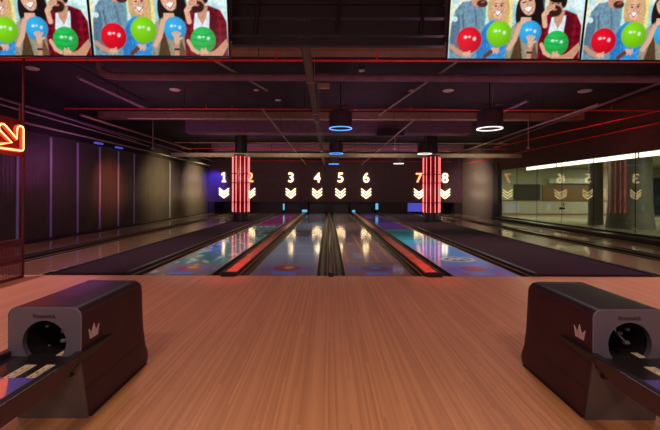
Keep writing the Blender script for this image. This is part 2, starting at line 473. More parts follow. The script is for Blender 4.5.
for k, cx in LANES.items():
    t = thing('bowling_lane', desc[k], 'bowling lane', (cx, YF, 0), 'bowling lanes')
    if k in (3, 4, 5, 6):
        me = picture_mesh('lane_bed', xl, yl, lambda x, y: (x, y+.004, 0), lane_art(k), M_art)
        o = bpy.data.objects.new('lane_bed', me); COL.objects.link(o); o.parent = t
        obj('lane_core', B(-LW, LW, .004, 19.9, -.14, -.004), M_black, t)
    else:
        obj('lane_bed', B(-LW, LW, .004, 19.9, -.14, 0), M_lane, t)
    for s in (-1, 1):
        bm = gutter_bm(min(s*LW, s*(LW+GW)), max(s*LW, s*(LW+GW)))
        for v in bm.verts: v.co.y -= YF
        gu = obj('gutter', bm, M_gutter, t, smooth=True)
        for xx in (s*(LW+.012), s*(LW+GW-.012)):
            obj('gutter_lip', T([(xx, .01, -.001), (xx, 18.6, -.001)], .009, 10), M_lip, gu, smooth=True)  # strips added along the gutter edges, gold colour imitating chevron glints
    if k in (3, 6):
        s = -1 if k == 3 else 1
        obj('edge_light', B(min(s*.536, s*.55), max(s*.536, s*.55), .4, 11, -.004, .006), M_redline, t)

# cappings between the paired lanes
M_capred = pmat('red_capping', (0.30, 0.07, 0.045), .38, coat=.2)
M_capgold = pmat('bronze_capping', (0.30, 0.21, 0.12), .22, metal=.7)
def capping(x0, x1, label, wide):
    cx = (x0+x1)/2; w = (x1-x0)/2-.015
    t = thing('lane_capping', label, 'capping', (cx, YF, 0), 'cappings between paired lanes')
    prof = [(-w, -.14), (-w, .035)] + [(-w+.03, .06), (w-.03, .06)] + [(w, .035), (w, -.14)]
    if wide:
        prof = [(-w, -.14), (-w, .04), (-w+.008, .056), (-w+.022, .056), (-w+.032, .035), (w-.032, .035), (w-.022, .056), (w-.008, .056), (w, .04), (w, -.14)]
        obj('rail_body', PR(prof, -.02, 18.9), M_gutter, t)
        obj('cover_plate', B(-w+.031, w-.031, .1, 18.9, .03, .042), M_capred if 'red' in label else M_black, t)
        obj('end_cap', B(-w-.005, w+.005, -.09, -.001, 0.001, .075, bev=.02), M_black, t)
    else:
        obj('rail_body', PR(prof, -.02, 18.9), M_capgold, t)
        obj('end_cap', B(-w-.005, w+.005, -.08, -.001, 0.001, .07, bev=.015), M_black, t)
E = LW+GW
capping(LANES[1]+E, LANES[2]-E, 'dark capping between the two plain lanes by the left wall', True)
capping(LANES[3]+E, LANES[4]-E, 'red topped capping between the teal lane and the slate grey lane', True)
capping(LANES[4]+E, LANES[5]-E, 'narrow dark capping in the middle between the two centre lanes', False)
capping(LANES[5]+E, LANES[6]-E, 'red topped capping between the orange-lined lane and the blue lane', True)
capping(LANES[7]+E, LANES[8]-E, 'dark capping between the two plain lanes by the glass', True)

# carpet strips with black edges
def carpet(x0, x1, label):
    t = thing('carpet_strip', label, 'carpet', ((x0+x1)/2, YF, -.14), 'carpet strips between lane pairs')
    w = (x1-x0)/2-.004
    obj('carpet', B(-w+.09, w-.09, 0, 18.68, 0, .178), M_carpet, t)
    for s in (-1, 1):
        a, b = (-w, -w+.09) if s < 0 else (w-.09, w)
        obj('edge_trim', B(a, b, 0.002, 18.68, 0, .20, bev=.012), M_trim, t)
carpet(LANES[2]+E, LANES[3]-E, 'dark carpet strip between plain lane and teal lane, under the left red column')
carpet(LANES[6]+E, LANES[7]-E, 'dark carpet strip between blue lane and plain lanes, under the right red column')

# kickbacks between the pin decks, blue markers and the blue lit deck of lane seven
edges = [(-8.1, LANES[1]-E+.08), (LANES[1]+E-.1, LANES[2]-E+.1), (LANES[2]+E-.1, LANES[3]-E+.1), (LANES[3]+E-.1, LANES[4]-E+.1), (LANES[4]+E-.1, LANES[5]-E+.1),
         (LANES[5]+E-.1, LANES[6]-E+.1), (LANES[6]+E-.1, LANES[7]-E+.1), (LANES[7]+E-.1, LANES[8]-E+.1), (LANES[8]+E-.08, 9.0)]
for i, (a, b) in enumerate(edges):
    struct('trim_%d' % (i+4), B(a, b, YM+.02, 25.95, -.13, .76), M_kick)
for x, z0, z1, w, lab in ((-3.0, .2, .62, .05, 'small cyan light at the far end of the carpet strip left of the teal lane'),
                       (-1.6, .07, .22, .17, 'low cyan light at the far end of the left red capping'),
                       (1.70, .07, .2, .1, 'low cyan light at the far end of the right red capping'),
                       (3.25, .25, .66, .09, 'upright cyan light at the far right corner of the blue lane')):
    tag(obj('marker_spot_light', B(-w, w, -.03, .02, 0, z1-z0, bev=.008), M_cyan, loc=(x, YM-.01, z0)), lab, 'light', 'cyan marker lights')
bm = B(-.48, .48, 0, .03, 0, .58)
tag(obj('blue_deck_glow', bm, M_blue, loc=(LANES[7]-.28, YM-.06, .12)), 'glowing panel standing in for the blue-lit pin deck left of the right red column', 'panel')  # emissive panel in place of the blue light in the pin deck

# numbers and chevrons on the end wall
for k, cx in {1: -7.02, 2: -5.26, 3: -2.53, 4: -.76, 5: .80, 6: 2.53, 7: 6.08, 8: 7.82}.items():
    if k == 1:
        bm = PR([(-.05, -.315), (.05, -.315), (.05, .315), (-.03, .315), (-.16, .21), (-.16, .13), (-.05, .2)], -.03, .03, 'XY')
        box(bm, -.13, .13, -.325, -.25, -.03, .03)
    else:
        bm = text_bm(str(k), .90, .03, .008)
    bmesh.ops.rotate(bm, verts=bm.verts, cent=(0, 0, 0), matrix=Matrix.Rotation(PI/2, 3, 'X'))
    o = obj('lane_number_sign', bm, M_numred if k in (2, 7) else M_num, loc=(cx, YM-.04, 2.39))
    tag(o, 'glowing number %d high on the dark end wall' % k, 'number', 'lane numbers')
    t = thing('chevron_sign', 'three glowing downward chevrons under the number %d' % k, 'sign', (cx, YM-.03, .96), 'chevron signs')
    for j in range(3):
        z = .02+j*.185
        w, h, th = .325, .25, .068
        poly = [(-w, z+h+th), (-w, z+h), (0, z), (w, z+h), (w, z+h+th), (0, z+th)]
        bm = bmesh.new()
        prism(bm, [(-w, z+h), (0, z), (0, z+th), (-w, z+h+th)], -.03, .03)
        prism(bm, [(0, z), (w, z+h), (w, z+h+th), (0, z+th)], -.03, .03)
        bmesh.ops.remove_doubles(bm, verts=bm.verts, dist=1e-4)
        obj('chevron', bm, M_chev, t)

# ------------------------------------------------------------------ red neon columns
M_colred = pmat('red_column_panel', (.16, .006, .012), .4)
def column(loc, label):
    t = thing('neon_column', label, 'column', loc, 'red neon columns')
    obj('base', Lth([(0, 0), (.362, 0), (.362, .40), (.345, .43), (0, .43)], 36), M_black, t, smooth=True)
    obj('shaft', Lth([(.345, .40), (.345, 3.0), (0, 3.0)], 36), M_colred, t, smooth=True)
    obj('column_head', Lth([(.28, 3.0), (.28, ZC-loc[2]-.006), (0, ZC-loc[2]-.006)], 36), M_black, t, smooth=True)
    for z in (.88, 1.78, 2.18, 3.0):
        obj('band', Lth([(.33, z-.02), (.405, z-.02), (.405, z+.02), (.33, z+.02)], 36), M_colred, t, smooth=True)
    for k in range(12):
        a = 2*PI*(k+.3)/12
        x, y = .385*math.cos(a), .385*math.sin(a)
        obj('neon_tube', T([(x, y, .43), (x, y, 2.99)], .0115, 8), M_neon, t, smooth=True)
    return t
column((-4.06, 17.0, .042), 'round column ringed with red neon tubes, on the left carpet strip')
column((4.775, 17.0, .042), 'round column ringed with red neon tubes, on the right carpet strip')

# ------------------------------------------------------------------ ball return machines
M_house = pmat('machine_shell', (.054, .018, .027), .42, var=.1, spec=.22)
M_top = pmat('machine_top', (.016, .012, .013), .42, var=.1, coat=.08)
M_front = pmat('machine_front', (.088, .075, .108), .4, var=.06)
M_low = pmat('machine_lower_front', (.13, .105, .105), .5, var=.08)
M_logo = pmat('silver_logo', (.62, .5, .55), .35, metal=.2)
M_label = pmat('label_sticker', (.60, .50, .36), .5, var=.1)
M_ink = pmat('ink', (.03, .02, .03), .5)
M_inkred = pmat('red_ink', (.45, .05, .03), .5)
M_rail = pmat('rail_side', (.05, .018, .022), .38)
M_trayblue = pmat('tray_blue', (.10, .07, .38), .25, coat=.5, var=.4, scale=4)
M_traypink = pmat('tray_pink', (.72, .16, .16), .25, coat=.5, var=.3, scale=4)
M_violet = glow('violet_glow', (.45, .08, .8), .35)
H = .684; HW = .214
def front_y(z): return 2.12 + max(0, (.395-z))/.395*.07
def back_y(z):
    pts = [(0, 2.90), (.03, 2.935), (.08, 2.925), (.16, 2.885), (.32, 2.85), (.5, 2.835), (.62, 2.83), (.69, 2.82)]
    for (a, ya), (b, yb) in zip(pts, pts[1:]):
        if z <= b: return ya+(yb-ya)*(z-a)/(b-a)
    return 2.82
def half_section():
    r = .055
    P = [(-HW+.01, 0.0), (-HW, .015)]
    P += [(-HW, z) for z in (.05, .1, .16, .185)]
    P += [(-HW+.006, .188), (-HW+.006, .198), (-HW, .201)]
    P += [(-HW, z) for z in (.25, .32, .395, .5, .58)]
    P += [(-HW+r-r*math.cos(a), H-r+r*math.sin(a)) for a in (PI/2*i/8 for i in range(9))]
    return P
def ball_return(cx, label):
    t = thing('ball_return', label, 'ball return', (cx, 2.5, 0), 'ball return machines')
    oy = -2.5
    sec = half_section(); sec = sec + [(-x, z) for x, z in sec[::-1]]
    bm = bmesh.new(); rings = []
    ts = [0, .02, .2, .4, .6, .8, .93, .975, 1.0]
    for q in ts:
        ring = []
        for x, z in sec:
            y0, y1 = front_y(z)+.004, back_y(z)
            s = 1.0 if q < .95 else (.985 if q < .99 else .95)
            ring.append(bm.verts.new((x*s, y0+q*(y1-y0)+oy, z*s if z > .3 else z)))
        rings.append(ring)
    n = len(sec)
    for A, C in zip(rings, rings[1:]):
        for i in range(n-1): bm.faces.new((A[i], A[i+1], C[i+1], C[i]))
        bm.faces.new((A[n-1], A[0], C[0], C[n-1]))
    bm.faces.new(rings[-1])
    bm.normal_update()
    sh = obj('shell', bm, M_house, t, smooth=True)
    sh.data.materials.append(M_top)
    for p in sh.data.polygons:
        if p.center.z > .62 and abs(p.normal.z) > .6: p.material_index = 1
    # upper front plate with the round mouth
    bm = bmesh.new(); zc = .48; r = .126; rr = .055; fw = HW
    NA = 96; inner, outer = [], []
    for i in range(NA):
        a = 2*PI*i/NA; c, s = math.cos(a), math.sin(a)
        inner.append((r*c, zc+r*s))
        k = 1e9
        if abs(c) > 1e-6: k = min(k, fw/abs(c))
        if s > 1e-6: k = min(k, (H-zc)/s)
        if s < -1e-6: k = min(k, (zc-.36)/-s)
        x, z = c*k, zc+s*k
        if z > H-rr and abs(x) > fw-rr:   # rounded top corners
            ccx = math.copysign(fw-rr, x); ccz = H-rr
            lo, hi = 0, k
            for _ in range(30):
                m = (lo+hi)/2; xx, zz = c*m, zc+s*m
                out = (zz > ccz and abs(xx) > fw-rr and math.hypot(xx-ccx, zz-ccz) > rr)
                lo, hi = (lo, m) if out else (m, hi)
            x, z = c*lo, zc+s*lo
        outer.append((x, z))
    fy = 2.12+oy
    vi = [bm.verts.new((x, fy, z)) for x, z in inner]
    vo = [bm.verts.new((x*.975, fy, zc+(z-zc)*.975)) for x, z in outer]
    vb = [bm.verts.new((x, fy+.012, z)) for x, z in outer]
    vt = [bm.verts.new((x, fy+.03, z)) for x, z in inner]
    for i in range(NA):
        j = (i+1) % NA
        bm.faces.new((vi[i], vi[j], vo[j], vo[i])); bm.faces.new((vo[i], vo[j], vb[j], vb[i])).material_index = 1; bm.faces.new((vi[i], vi[j], vt[j], vt[i]))
    fp = obj('front_plate', bm, M_front, t, smooth=True)
    fp.data.materials.append(pmat('machine_rim_highlight', (.20, .16, .22), .3, var=.05))  # edge highlight of the plate put into a lighter bevel colour
    bm = text_bm('Brunswick', .031, .001, .0012)
    bmesh.ops.rotate(bm, verts=bm.verts, cent=(0, 0, 0), matrix=Matrix.Rotation(PI/2, 3, 'X'))
    for v in bm.verts: v.co += Vector((0, fy-.001, .632))
    obj('wordmark', bm, M_ink, fp)
    # mouth: dark tunnel with rollers
    bm = bmesh.new()
    for ri, yy in ((.130, .02), (.130, .30), (0, .30)):
        pass
    R0 = [bm.verts.new((.130*math.cos(2*PI*i/48), fy+.02, zc+.130*math.sin(2*PI*i/48))) for i in range(48)]
    R1 = [bm.verts.new((.125*math.cos(2*PI*i/48), fy+.42, zc+.125*math.sin(2*PI*i/48))) for i in range(48)]
    for i in range(48): bm.faces.new((R0[i], R0[(i+1) % 48], R1[(i+1) % 48], R1[i]))
    bm.faces.new(R1)
    mo = obj('mouth', bm, M_black, t, smooth=True)
    M_mech = pmat('mechanism_metal', (.30, .28, .27), .3, metal=.7)
    obj('roller', T([(.015, fy+.12, .50), (.045, fy+.12, .50)], .013, 12), M_mech, mo)
    obj('roller', T([(.055, fy+.10, .53), (.075, fy+.10, .53)], .010, 12), M_mech, mo)
    obj('roller', T([(.035, fy+.09, .455), (.065, fy+.09, .455)], .012, 12), M_mech, mo)
    obj('guide_arm', T([(.012, fy+.14, .59), (.016, fy+.13, .51), (.055, fy+.11, .46)], .006, 8), M_mech, mo)
    obj('sensor', B(-.07, -.055, fy+.10, fy+.115, .53, .545), M_mech, mo)
    obj('sensor', B(-.055, -.045, fy+.10, fy+.11, .415, .425), M_mech, mo)
    # lower front plate
    bm = bmesh.new()
    prism(bm, [(2.12+oy, .36), (2.12+oy+.005, .395), (2.135+oy, .395), (2.202+oy, 0.0), (2.188+oy, 0.0)], -HW+.004, HW-.004, 'YZ')
    obj('lower_front', bm, M_low, t)
    obj('base_skirt', B(-HW-.003, HW+.003, 2.21+oy, 2.88+oy, 0, .012), M_black, t)
    # crown emblem on both sides
    crown = [(-.036, -.038), (.036, -.038), (.050, .026), (.020, -.004), (0, .045), (-.020, -.004), (-.050, .026)]
    for s in (-1, 1):
        bm = bmesh.new()
        cy, cz = 2.232+oy, .510
        for sub in ([0, 1, 3, 5], [1, 2, 3], [3, 4, 5], [0, 5, 6]):
            prism(bm, [(cy+crown[i][0], cz+crown[i][1]) for i in sub], s*(HW-.002), s*(HW+.0035), 'YZ')
        obj('crown_emblem', bm, M_logo, sh)
    for s in (-1, 1):
        obj('seam', B(min(s*(HW-.004), s*(HW+.0012)), max(s*(HW-.004), s*(HW+.0012)), 2.165+oy, 2.855+oy, .189, .199), M_black, sh)
    # ball tray and side rails
    tr = obj('tray', B(-.195, .195, .75+oy, 2.16+oy, .345, .40), M_black, t)
    obj('tray_reflection_blue', B(-.16, .16, .8+oy, 1.865+oy, .398, .404), M_trayblue, tr)  # blue part of the tray reflection, painted as a thin sheet
    obj('tray_reflection_pink', PR([(.0, 1.3+oy), (.15, 1.3+oy), (.145, 1.70+oy), (.02, 1.86+oy), (0, 1.86+oy)], .403, .4055, 'XY'), M_traypink, tr)  # pink tray reflection with its slanted edge, painted as a flat shape
    for x0 in (-.015, .100):
        lb = obj('label_strip', B(x0, x0+.058, 1.86+oy, 2.01+oy, .4, .4035), M_label, t)
        bm = bmesh.new()
        for q in range(3):
            yy = 1.875+q*.04+oy
            obj('printed_mark', B(x0+.012, x0+.024, yy, yy+.012, .4035, .4040), M_ink if q % 2 else M_inkred, lb)
            box(bm, x0+.036, x0+.038, yy, yy+.034, .4035, .4040); box(bm, x0+.044, x0+.0455, yy, yy+.034, .4035, .4040)
        obj('printed_text', bm, M_ink, lb)
    obj('small_label', B(.06, .10, 2.13+oy, 2.19+oy, .4, .403), M_label, tr)
    for s in (-1, 1):
        # side rail: thick near the camera, pointed where it runs along the shell
        prof = [(.75, .35), (.75, .42), (.78, .428), (2.13, .428), (2.13, .40), (2.06, .392), (1.92, .337), (1.0, .335)]
        x0, x1 = (s*.196, s*.240)
        bm = bmesh.new(); prism(bm, [(a+oy, b) for a, b in prof], min(x0, x1), max(x0, x1), 'YZ')
        rl = obj('side_rail', bm, M_rail, t)
        bm = bmesh.new(); prism(bm, [(2.06+oy, .391), (2.06+oy, .430), (2.36+oy, .430), (2.40+oy, .425), (2.41+oy, .418), (2.38+oy, .412), (2.12+oy, .388)], min(s*.19, s*.241), max(s*.19, s*.241), 'YZ')
        obj('rail_arm', bm, M_black, t)
        obj('rail_cap', B(min(s*.194, s*.24), max(s*.194, s*.24),   .75+oy, 2.10+oy, .424, .434, bev=.004), M_black, rl)
        obj('violet_line', B(min(s*.188, s*.1935), max(s*.188, s*.1935), .8+oy, 2.0+oy, .418, .424), M_violet, rl)  # thin violet emissive line along the inner rim
        obj('rail_bracket', T([(s*.15, 2.10+oy, .345), (s*.15, 2.10+oy, .30), (s*.15, 2.13+oy, .29)], .014, 10), M_black, rl, smooth=True)
    # pedestal under the free end of the tray
    obj('pedestal', B(-.06, .06, .90+oy, 1.02+oy, 0, .35, bev=.01), M_blackmetal, t)
    obj('pedestal_foot', B(-.18, .18, .82+oy, 1.10+oy, 0, .02, bev=.006), M_blackmetal, t)
    return t
br = ball_return(-1.640, 'dark ball return machine on the left of the wooden floor')
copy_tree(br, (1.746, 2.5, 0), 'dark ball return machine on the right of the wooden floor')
def _deep(src, dst):
    pass

# ------------------------------------------------------------------ video screens
W_, H_ = 135.0, 76.0
xs = np.linspace(0, W_, 190); ysq = np.linspace(0, H_, 110)
SX, SY = np.meshgrid(xs, H_-ysq)     # SY measured down from the top edge: photo row = SY-20
def screen_art():
    p = Paint(SX, SY-20, srgb(214, 226, 224))
    n = vnoise(SX*.09, SY*.06, 3)
    p.lay(np.clip((n-.5)*5, 0, 1)*.8, srgb(150, 200, 205))
    n = vnoise(SX*.16+7, SY*.1, 8)
    p.lay(np.clip((n-.62)*7, 0, 1)*.8, srgb(238, 225, 190))
    for x0, x1, y0, y1, c in ((30, 36, -20, 30, (120, 165, 165)), (58, 63, -10, 25, (235, 215, 150)), (90, 95, -20, 20, (90, 120, 130)), (2, 40, -20, -14, (60, 140, 150)), (125, 135, -20, 8, (225, 235, 235)), (60, 74, 44, 58, (225, 230, 225))):
        p.rect(x0, x1, y0, y1, srgb(*c), 1.5)
    skin, skin2 = srgb(226, 176, 150), srgb(205, 150, 125)
    # man in grey shirt
    tex = .72+.34*vnoise(SX*.45+3, SY*.33, 12)+.22*vnoise(SX*1.1, SY*.9, 31)
    p.poly([(1, 57), (2, 28), (5, 10), (12, 2), (24, 0), (33, 8), (35, 30), (33, 57)], srgb(124, 150, 166), 1, shade=tex)
    p.line([(13, 14), (15, 30), (12, 48)], .7, srgb(70, 92, 112), .8, al=.7)
    p.line([(24, 4), (27, 20), (27, 40)], .7, srgb(80, 102, 120), .8, al=.6)
    p.poly([(1, 40), (2, 22), (8, 12), (11, 20), (10, 46), (3, 52)], srgb(98, 124, 144), 1, shade=tex)
    p.ell(5.5, 18, 2.6, 2.6, srgb(205, 222, 228), .4)
    p.ell(29, -3, 7.5, 10, skin2, .1, rot=.5); p.ell(25, -10, 8.5, 7, srgb(60, 45, 42), .1); p.ell(32, 3.2, 5.5, 3.6, srgb(85, 52, 45), .25); p.line([(31, 2.2), (34, 1.4)], .5, srgb(190, 105, 95), .5)
    # woman in blue
    p.ell(49, 10, 11, 17, srgb(205, 165, 110), .12); p.ell(56, 18, 3.6, 13, srgb(215, 175, 120), .3)
    p.poly([(29, 57), (30, 38), (36, 24), (43, 18), (55, 24), (61, 36), (60, 57)], srgb(66, 150, 208), 1, shade=tex)
    p.poly([(29, 57), (31, 34), (37, 26), (40, 57)], srgb(44, 112, 175), 1, al=.6)
    p.line([(42, 24), (40, 40), (43, 54)], .8, srgb(40, 105, 165), .8, al=.6)
    p.poly([(45, 14), (53, 14), (52, 22), (47, 25)], skin2, .6)
    p.ell(48.6, 7, 6.9, 11, skin, .1, rot=-.1); p.ell(52.5, 8, 2.4, 7, skin2, .6, al=.5)
    p.ell(48.4, 12.4, 3.7, 1.9, srgb(255, 252, 248), .3); p.line([(44.6, 11.2), (48.4, 14.8), (52.2, 10.8)], .45, srgb(190, 75, 85), .5)
    p.ell(45.6, 5.4, 1.3, .8, srgb(60, 40, 38), .3); p.ell(51.4, 5.0, 1.3, .8, srgb(60, 40, 38), .3)
    p.line([(43.8, 3.4), (47.2, 3.2)], .4, srgb(130, 95, 70), .4); p.line([(49.8, 3.0), (53.2, 3.2)], .4, srgb(130, 95, 70), .4)
    p.line([(48.4, 5), (47.8, 9.4), (49.6, 9.6)], .35, srgb(195, 130, 110), .5)
    p.poly([(39, -12), (58, -12), (58, 4), (53, -1), (47, -2), (42, 3), (40, 16), (38, 6)], srgb(212, 172, 118), .8)
    # woman with dark hair, khaki jacket
    p.ell(81, 6, 12.5, 20, srgb(34, 24, 27), .1); p.ell(91, 19, 6, 15, srgb(36, 25, 28), .2); p.ell(70, 12, 3.8, 13, srgb(44, 32, 33), .2)
    p.poly([(58, 57), (60, 34), (64, 24), (74, 18), (88, 21), (94, 34), (95, 57)], srgb(154, 144, 126), 1, shade=tex)
    p.poly([(72, 16), (82, 16), (86, 30), (78, 38), (71, 30)], skin, .8)
    p.poly([(64, 57), (68, 42), (72, 32), (77, 57)], srgb(96, 70, 48), 1, shade=tex); p.poly([(84, 57), (88, 40), (93, 57)], srgb(118, 90, 66), 1)
    p.poly([(60, 30), (66, 22), (70, 34), (64, 48)], srgb(182, 172, 152), 1, al=.7)
    p.ell(77.5, 3.4, 7.2, 11, skin, .1, rot=-.35); p.ell(81.5, 5, 2.4, 7, skin2, .6, rot=-.35, al=.5)
    p.ell(78.8, 8.6, 3.9, 2.3, srgb(255, 252, 248), .3, rot=-.3); p.line([(74.6, 9.0), (79.2, 11.6), (82.8, 7.0)], .45, srgb(190, 70, 80), .5)
    p.line([(72.6, 2.4), (75.8, 1.4)], .6, srgb(55, 38, 38), .4); p.line([(78.8, .6), (82, -.6)], .6, srgb(55, 38, 38), .4)
    p.line([(77, 1.5), (77.2, 5.6)], .35, srgb(195, 130, 112), .5)
    p.poly([(68, -16), (86, -18), (91, 4), (87, 14), (85, -1), (76, -8), (70, 2)], srgb(32, 23, 26), .8)
    # man in burgundy shirt
    pl = .7+.3*np.sign(np.sin(SX*.9))*.5+.24*np.sign(np.sin(SY*.9))*.5+.1
    p.poly([(92, 57), (91, 30), (94, 17), (103, 10), (117, 9), (128, 13), (134, 24), (135, 57)], srgb(140, 16, 44), 1, shade=pl*tex)
    p.poly([(103, 16), (117, 14), (119, 30), (115, 50), (104, 50), (101, 30)], srgb(228, 230, 236), 1, shade=.85+.2*vnoise(SX*.5, SY*.4, 9))
    p.poly([(104, 10), (116, 10), (114, 20), (110, 27), (106, 20)], skin2, .6)
    p.poly([(118, 10), (124, 18), (122, 44), (116, 34)], srgb(100, 12, 36), .8)
    p.ell(107, 3, 8, 10, skin2, .1); p.ell(106, 10, 6.6, 5.4, srgb(62, 38, 32), .25); p.ell(107, -5, 10.5, 7.5, srgb(30, 22, 23), .1); p.ell(114, 1, 3, 6, srgb(40, 28, 27), .3)
    p.ell(105, 8.6, 2.6, 1.0, srgb(205, 115, 105), .4); p.ell(102.5, 3, 1.1, .7, srgb(45, 32, 30), .3); p.ell(108.5, 3, 1.1, .7, srgb(45, 32, 30), .3)
    p.line([(97, 24), (95, 14), (98, 9), (103, 6)], 2.4, skin, .8); p.ell(100, 6.5, 4.4, 2.4, skin, .3, rot=-.4)
    for q in range(3): p.line([(98, 5+q*1.6), (104, 3.2+q*1.6)], .3, srgb(180, 120, 100), .4)
    p.poly([(120, 52), (133, 40), (135, 46), (128, 57), (112, 57)], skin2, .8)
    g = .80+.28*vnoise(SX*.6, SY*.6, 41)+.16*vnoise(SX*1.6, SY*1.6, 42)
    p.C = p.C*g[..., None]
    # balls with soft gloss and holding hands
    for cx, cy, r, c in ((21, 38, 12.7, (226, 22, 48)), (51, 32, 12.6, (140, 208, 36)), (82.5, 30.5, 11.2, (64, 172, 222)), (110, 41, 12.4, (48, 186, 92))):
        d = np.sqrt((SX-cx+r*.3)**2+(SY-20-cy+r*.35)**2)/r
        p.ell(cx, cy, r, r, srgb(*c), .06, shade=np.clip(1.18-.32*d, .55, 1.2))
        w = srgb(245, 245, 245)
        p.ell(cx-r*.30, cy-r*.22, r*.13, r*.10, w, .8, al=.85); p.ell(cx+r*.02, cy-r*.24, r*.10, r*.08, w, .8, al=.7); p.ell(cx+r*.42, cy-r*.1, r*.12, r*.14, w, .9, al=.7)
    for q in range(3): p.line([(99.5, 35+q*5.5), (110, 37+q*5.5), (120.5, 34.5+q*5.5)], .55, srgb(25, 140, 70), .9, al=.6)
    # hands
    def hand(cx, cy, ang, s=1.0, col=skin):
        p.ell(cx, cy, 3.6*s, 2.4*s, col, .2, rot=ang)
        for q in range(4):
            a = ang+PI+(-.55+.36*q)
            p.line([(cx, cy), (cx+math.cos(a)*6.4*s, cy+math.sin(a)*6.4*s)], .85*s, col, .5)
        a = ang+PI+1.25
        p.line([(cx, cy), (cx+math.cos(a)*4.6*s, cy+math.sin(a)*4.6*s)], .9*s, col, .5)
    p.line([(3, 44), (9, 49), (16, 52)], 2.2, skin2, .8); hand(18, 51.5, PI, .8)
    p.line([(38, 54), (44, 49)], 2.0, srgb(120, 70, 45), .8); hand(47, 47, 3.5, .8)
    p.line([(83, 57), (83.5, 44)], 2.3, skin2, .8); p.rect(80.6, 86.2, 49, 51, srgb(45, 40, 50), .6); hand(83.5, 41, PI/2, 1.15)
    p.line([(62, 46), (67, 38), (71, 24)], 2.3, skin, .8)
    p.line([(126, 52), (116, 55), (108, 54)], 2.4, skin2, .8); hand(112, 52.5, .2, .8); p.line([(95, 42), (99, 50), (104, 53)], 1.8, skin, .8)
    C = np.clip(p.C, 0, 1)**1.18
    return np.clip(C*np.array([.98, 1.08, 1.10]), 0, 1)
SCALE = 1.228/W_
tilt = math.radians(9.6)
M_disp = attr_mat('lit_display', .2, emissive=True, strength=1.05)
def spos(x, y): return ((x-W_/2)*SCALE, 0, y*SCALE)
disp_me = picture_mesh('display', xs, ysq, spos, screen_art(), M_disp)
def screen(loc, label, first=None):
    if first: return copy_tree(first, loc, label)
    t = thing('video_screen', label, 'screen', loc, 'hanging video screens')
    t.rotation_euler = (tilt, 0, 0)
    d = bpy.data.objects.new('display', disp_me); COL.objects.link(d); d.parent = t; d.location = (0, -.002, 0)
    w, h = W_*SCALE/2, H_*SCALE
    bm = bmesh.new(); f = .008
    box(bm, -w-f, w+f, -.008, .03, -.014, 0); box(bm, -w-f, w+f, -.008, .03, h, h+f)
    box(bm, -w-f, -w, -.008, .03, 0, h); box(bm, w, w+f, -.008, .03, 0, h)
    obj('bezel', bm, M_black, t)
    obj('back_housing', B(-w, w, .004, .06, 0, h, bev=.01), M_black, t)
    obj('mount_plate', B(-.25, .25, .06, .10, .15, .55), M_blackmetal, t)
    obj('hanger_pole', T([(0, .09, .4), (0, .09+(ZC-2.6-.4)*math.sin(tilt)*0, 1.45)], .02, 10), M_blackmetal, t)
    return t
s0 = screen((-1.527, 3.35, 2.600), 'video screen hanging left of the gantry, showing four friends holding bowling balls')
screen((-2.775, 3.35, 2.597), 'video screen at the top left edge of the photo, cut off by its left side', s0)
screen((1.722, 3.43, 2.612), 'video screen hanging right of the gantry, showing four friends holding bowling balls', s0)
screen((2.968, 3.43, 2.605), 'video screen at the top right edge of the photo, cut off by its right side', s0)

# gantry between the screens
t = thing('screen_gantry', 'dark steel gantry with stacked rails between the two pairs of screens', 'gantry', (0.09, 3.55, 2.77))
M_gan = pmat('gantry_paint', (.03, .019, .024), .45, metal=.3)
for z0, z1 in ((.0, .07), (.10, .235), (.27, .38), (.395, .53)):
    obj('rail', B(-1.02, 1.02, -.03, .03, z0, z1), M_gan, t)
for x in (-.78, .0, .80):
    obj('bracket', T([(x, -.05, .62), (x+.005, -.06, .30), (x-.02, -.05, .10)], .018, 8), M_gan, t, smooth=True)
for x in (-.9, .9):
    obj('drop_rod', B(x-.02, x+.02, -.02, .02, .53, ZC-2.774), M_gan, t)

# ------------------------------------------------------------------ overhead services
def pipe_run(name, pts, r, mat, label, cat='pipe', group=None, stubs=()):
    t = thing(name, label, cat, pts[0], group)
    o0 = Vector(pts[0])
    obj('pipe_run', T([Vector(p)-o0 for p in pts], r, 12), mat, t, smooth=True)
    for (x, h) in stubs:
        obj('sprinkler_head', T([(x-o0.x, 0, r), (x-o0.x, 0, r+h*.6), (x-o0.x, 0, r+h)], [r*.9, r*.5, r*.8], 8), mat, t, smooth=True)
    n = max(2, int((Vector(pts[-1])-o0).length/3))
    for i in range(1, n):
        p = o0.lerp(Vector(pts[-1]), i/n)
        if len(pts) == 2 and p.z < ZC-.15 and not any(a < p.y < b for a, b in ((12.8, 13.4), (14.2, 15.1), (20.2, 20.9))):
            obj('hanger_rod', T([p-o0+Vector((0, 0, r*.5)), Vector((p.x-o0.x, p.y-o0.y, ZC-o0.z-.004))], .006, 6), M_blackmetal, t)
    return t
pipe_run('sprinkler_pipe', [(-8, 6.25, 3.61), (9, 6.25, 3.61)], .021, M_red, 'bright red pipe crossing the ceiling just under the screens', 'pipe', 'red sprinkler pipes', [(-.9, .1), (.82, .12), (3.0, .08), (-4.3, .08)])
pipe_run('sprinkler_pipe', [(-7.1, 9.86, 3.60), (9, 9.86, 3.60)], .02, M_red, 'thin red pipe crossing the ceiling behind the front drum lamps', 'pipe', 'red sprinkler pipes', [(-3.3, .12), (-2.6, .08), (.70, .12), (2.2, .1), (7.6, .1)])
pipe_run('sprinkler_pipe', [(-7.5, 18.7, 3.60), (9, 18.7, 3.60)], .02, M_red, 'red pipe high behind the tops of the red columns', 'pipe', 'red sprinkler pipes')
pipe_run('sprinkler_pipe', [(-6, 23.9, 3.44), (8, 23.9, 3.44)], .025, M_red, 'red pipe just in front of the end wall above the numbers', 'pipe', 'red sprinkler pipes')
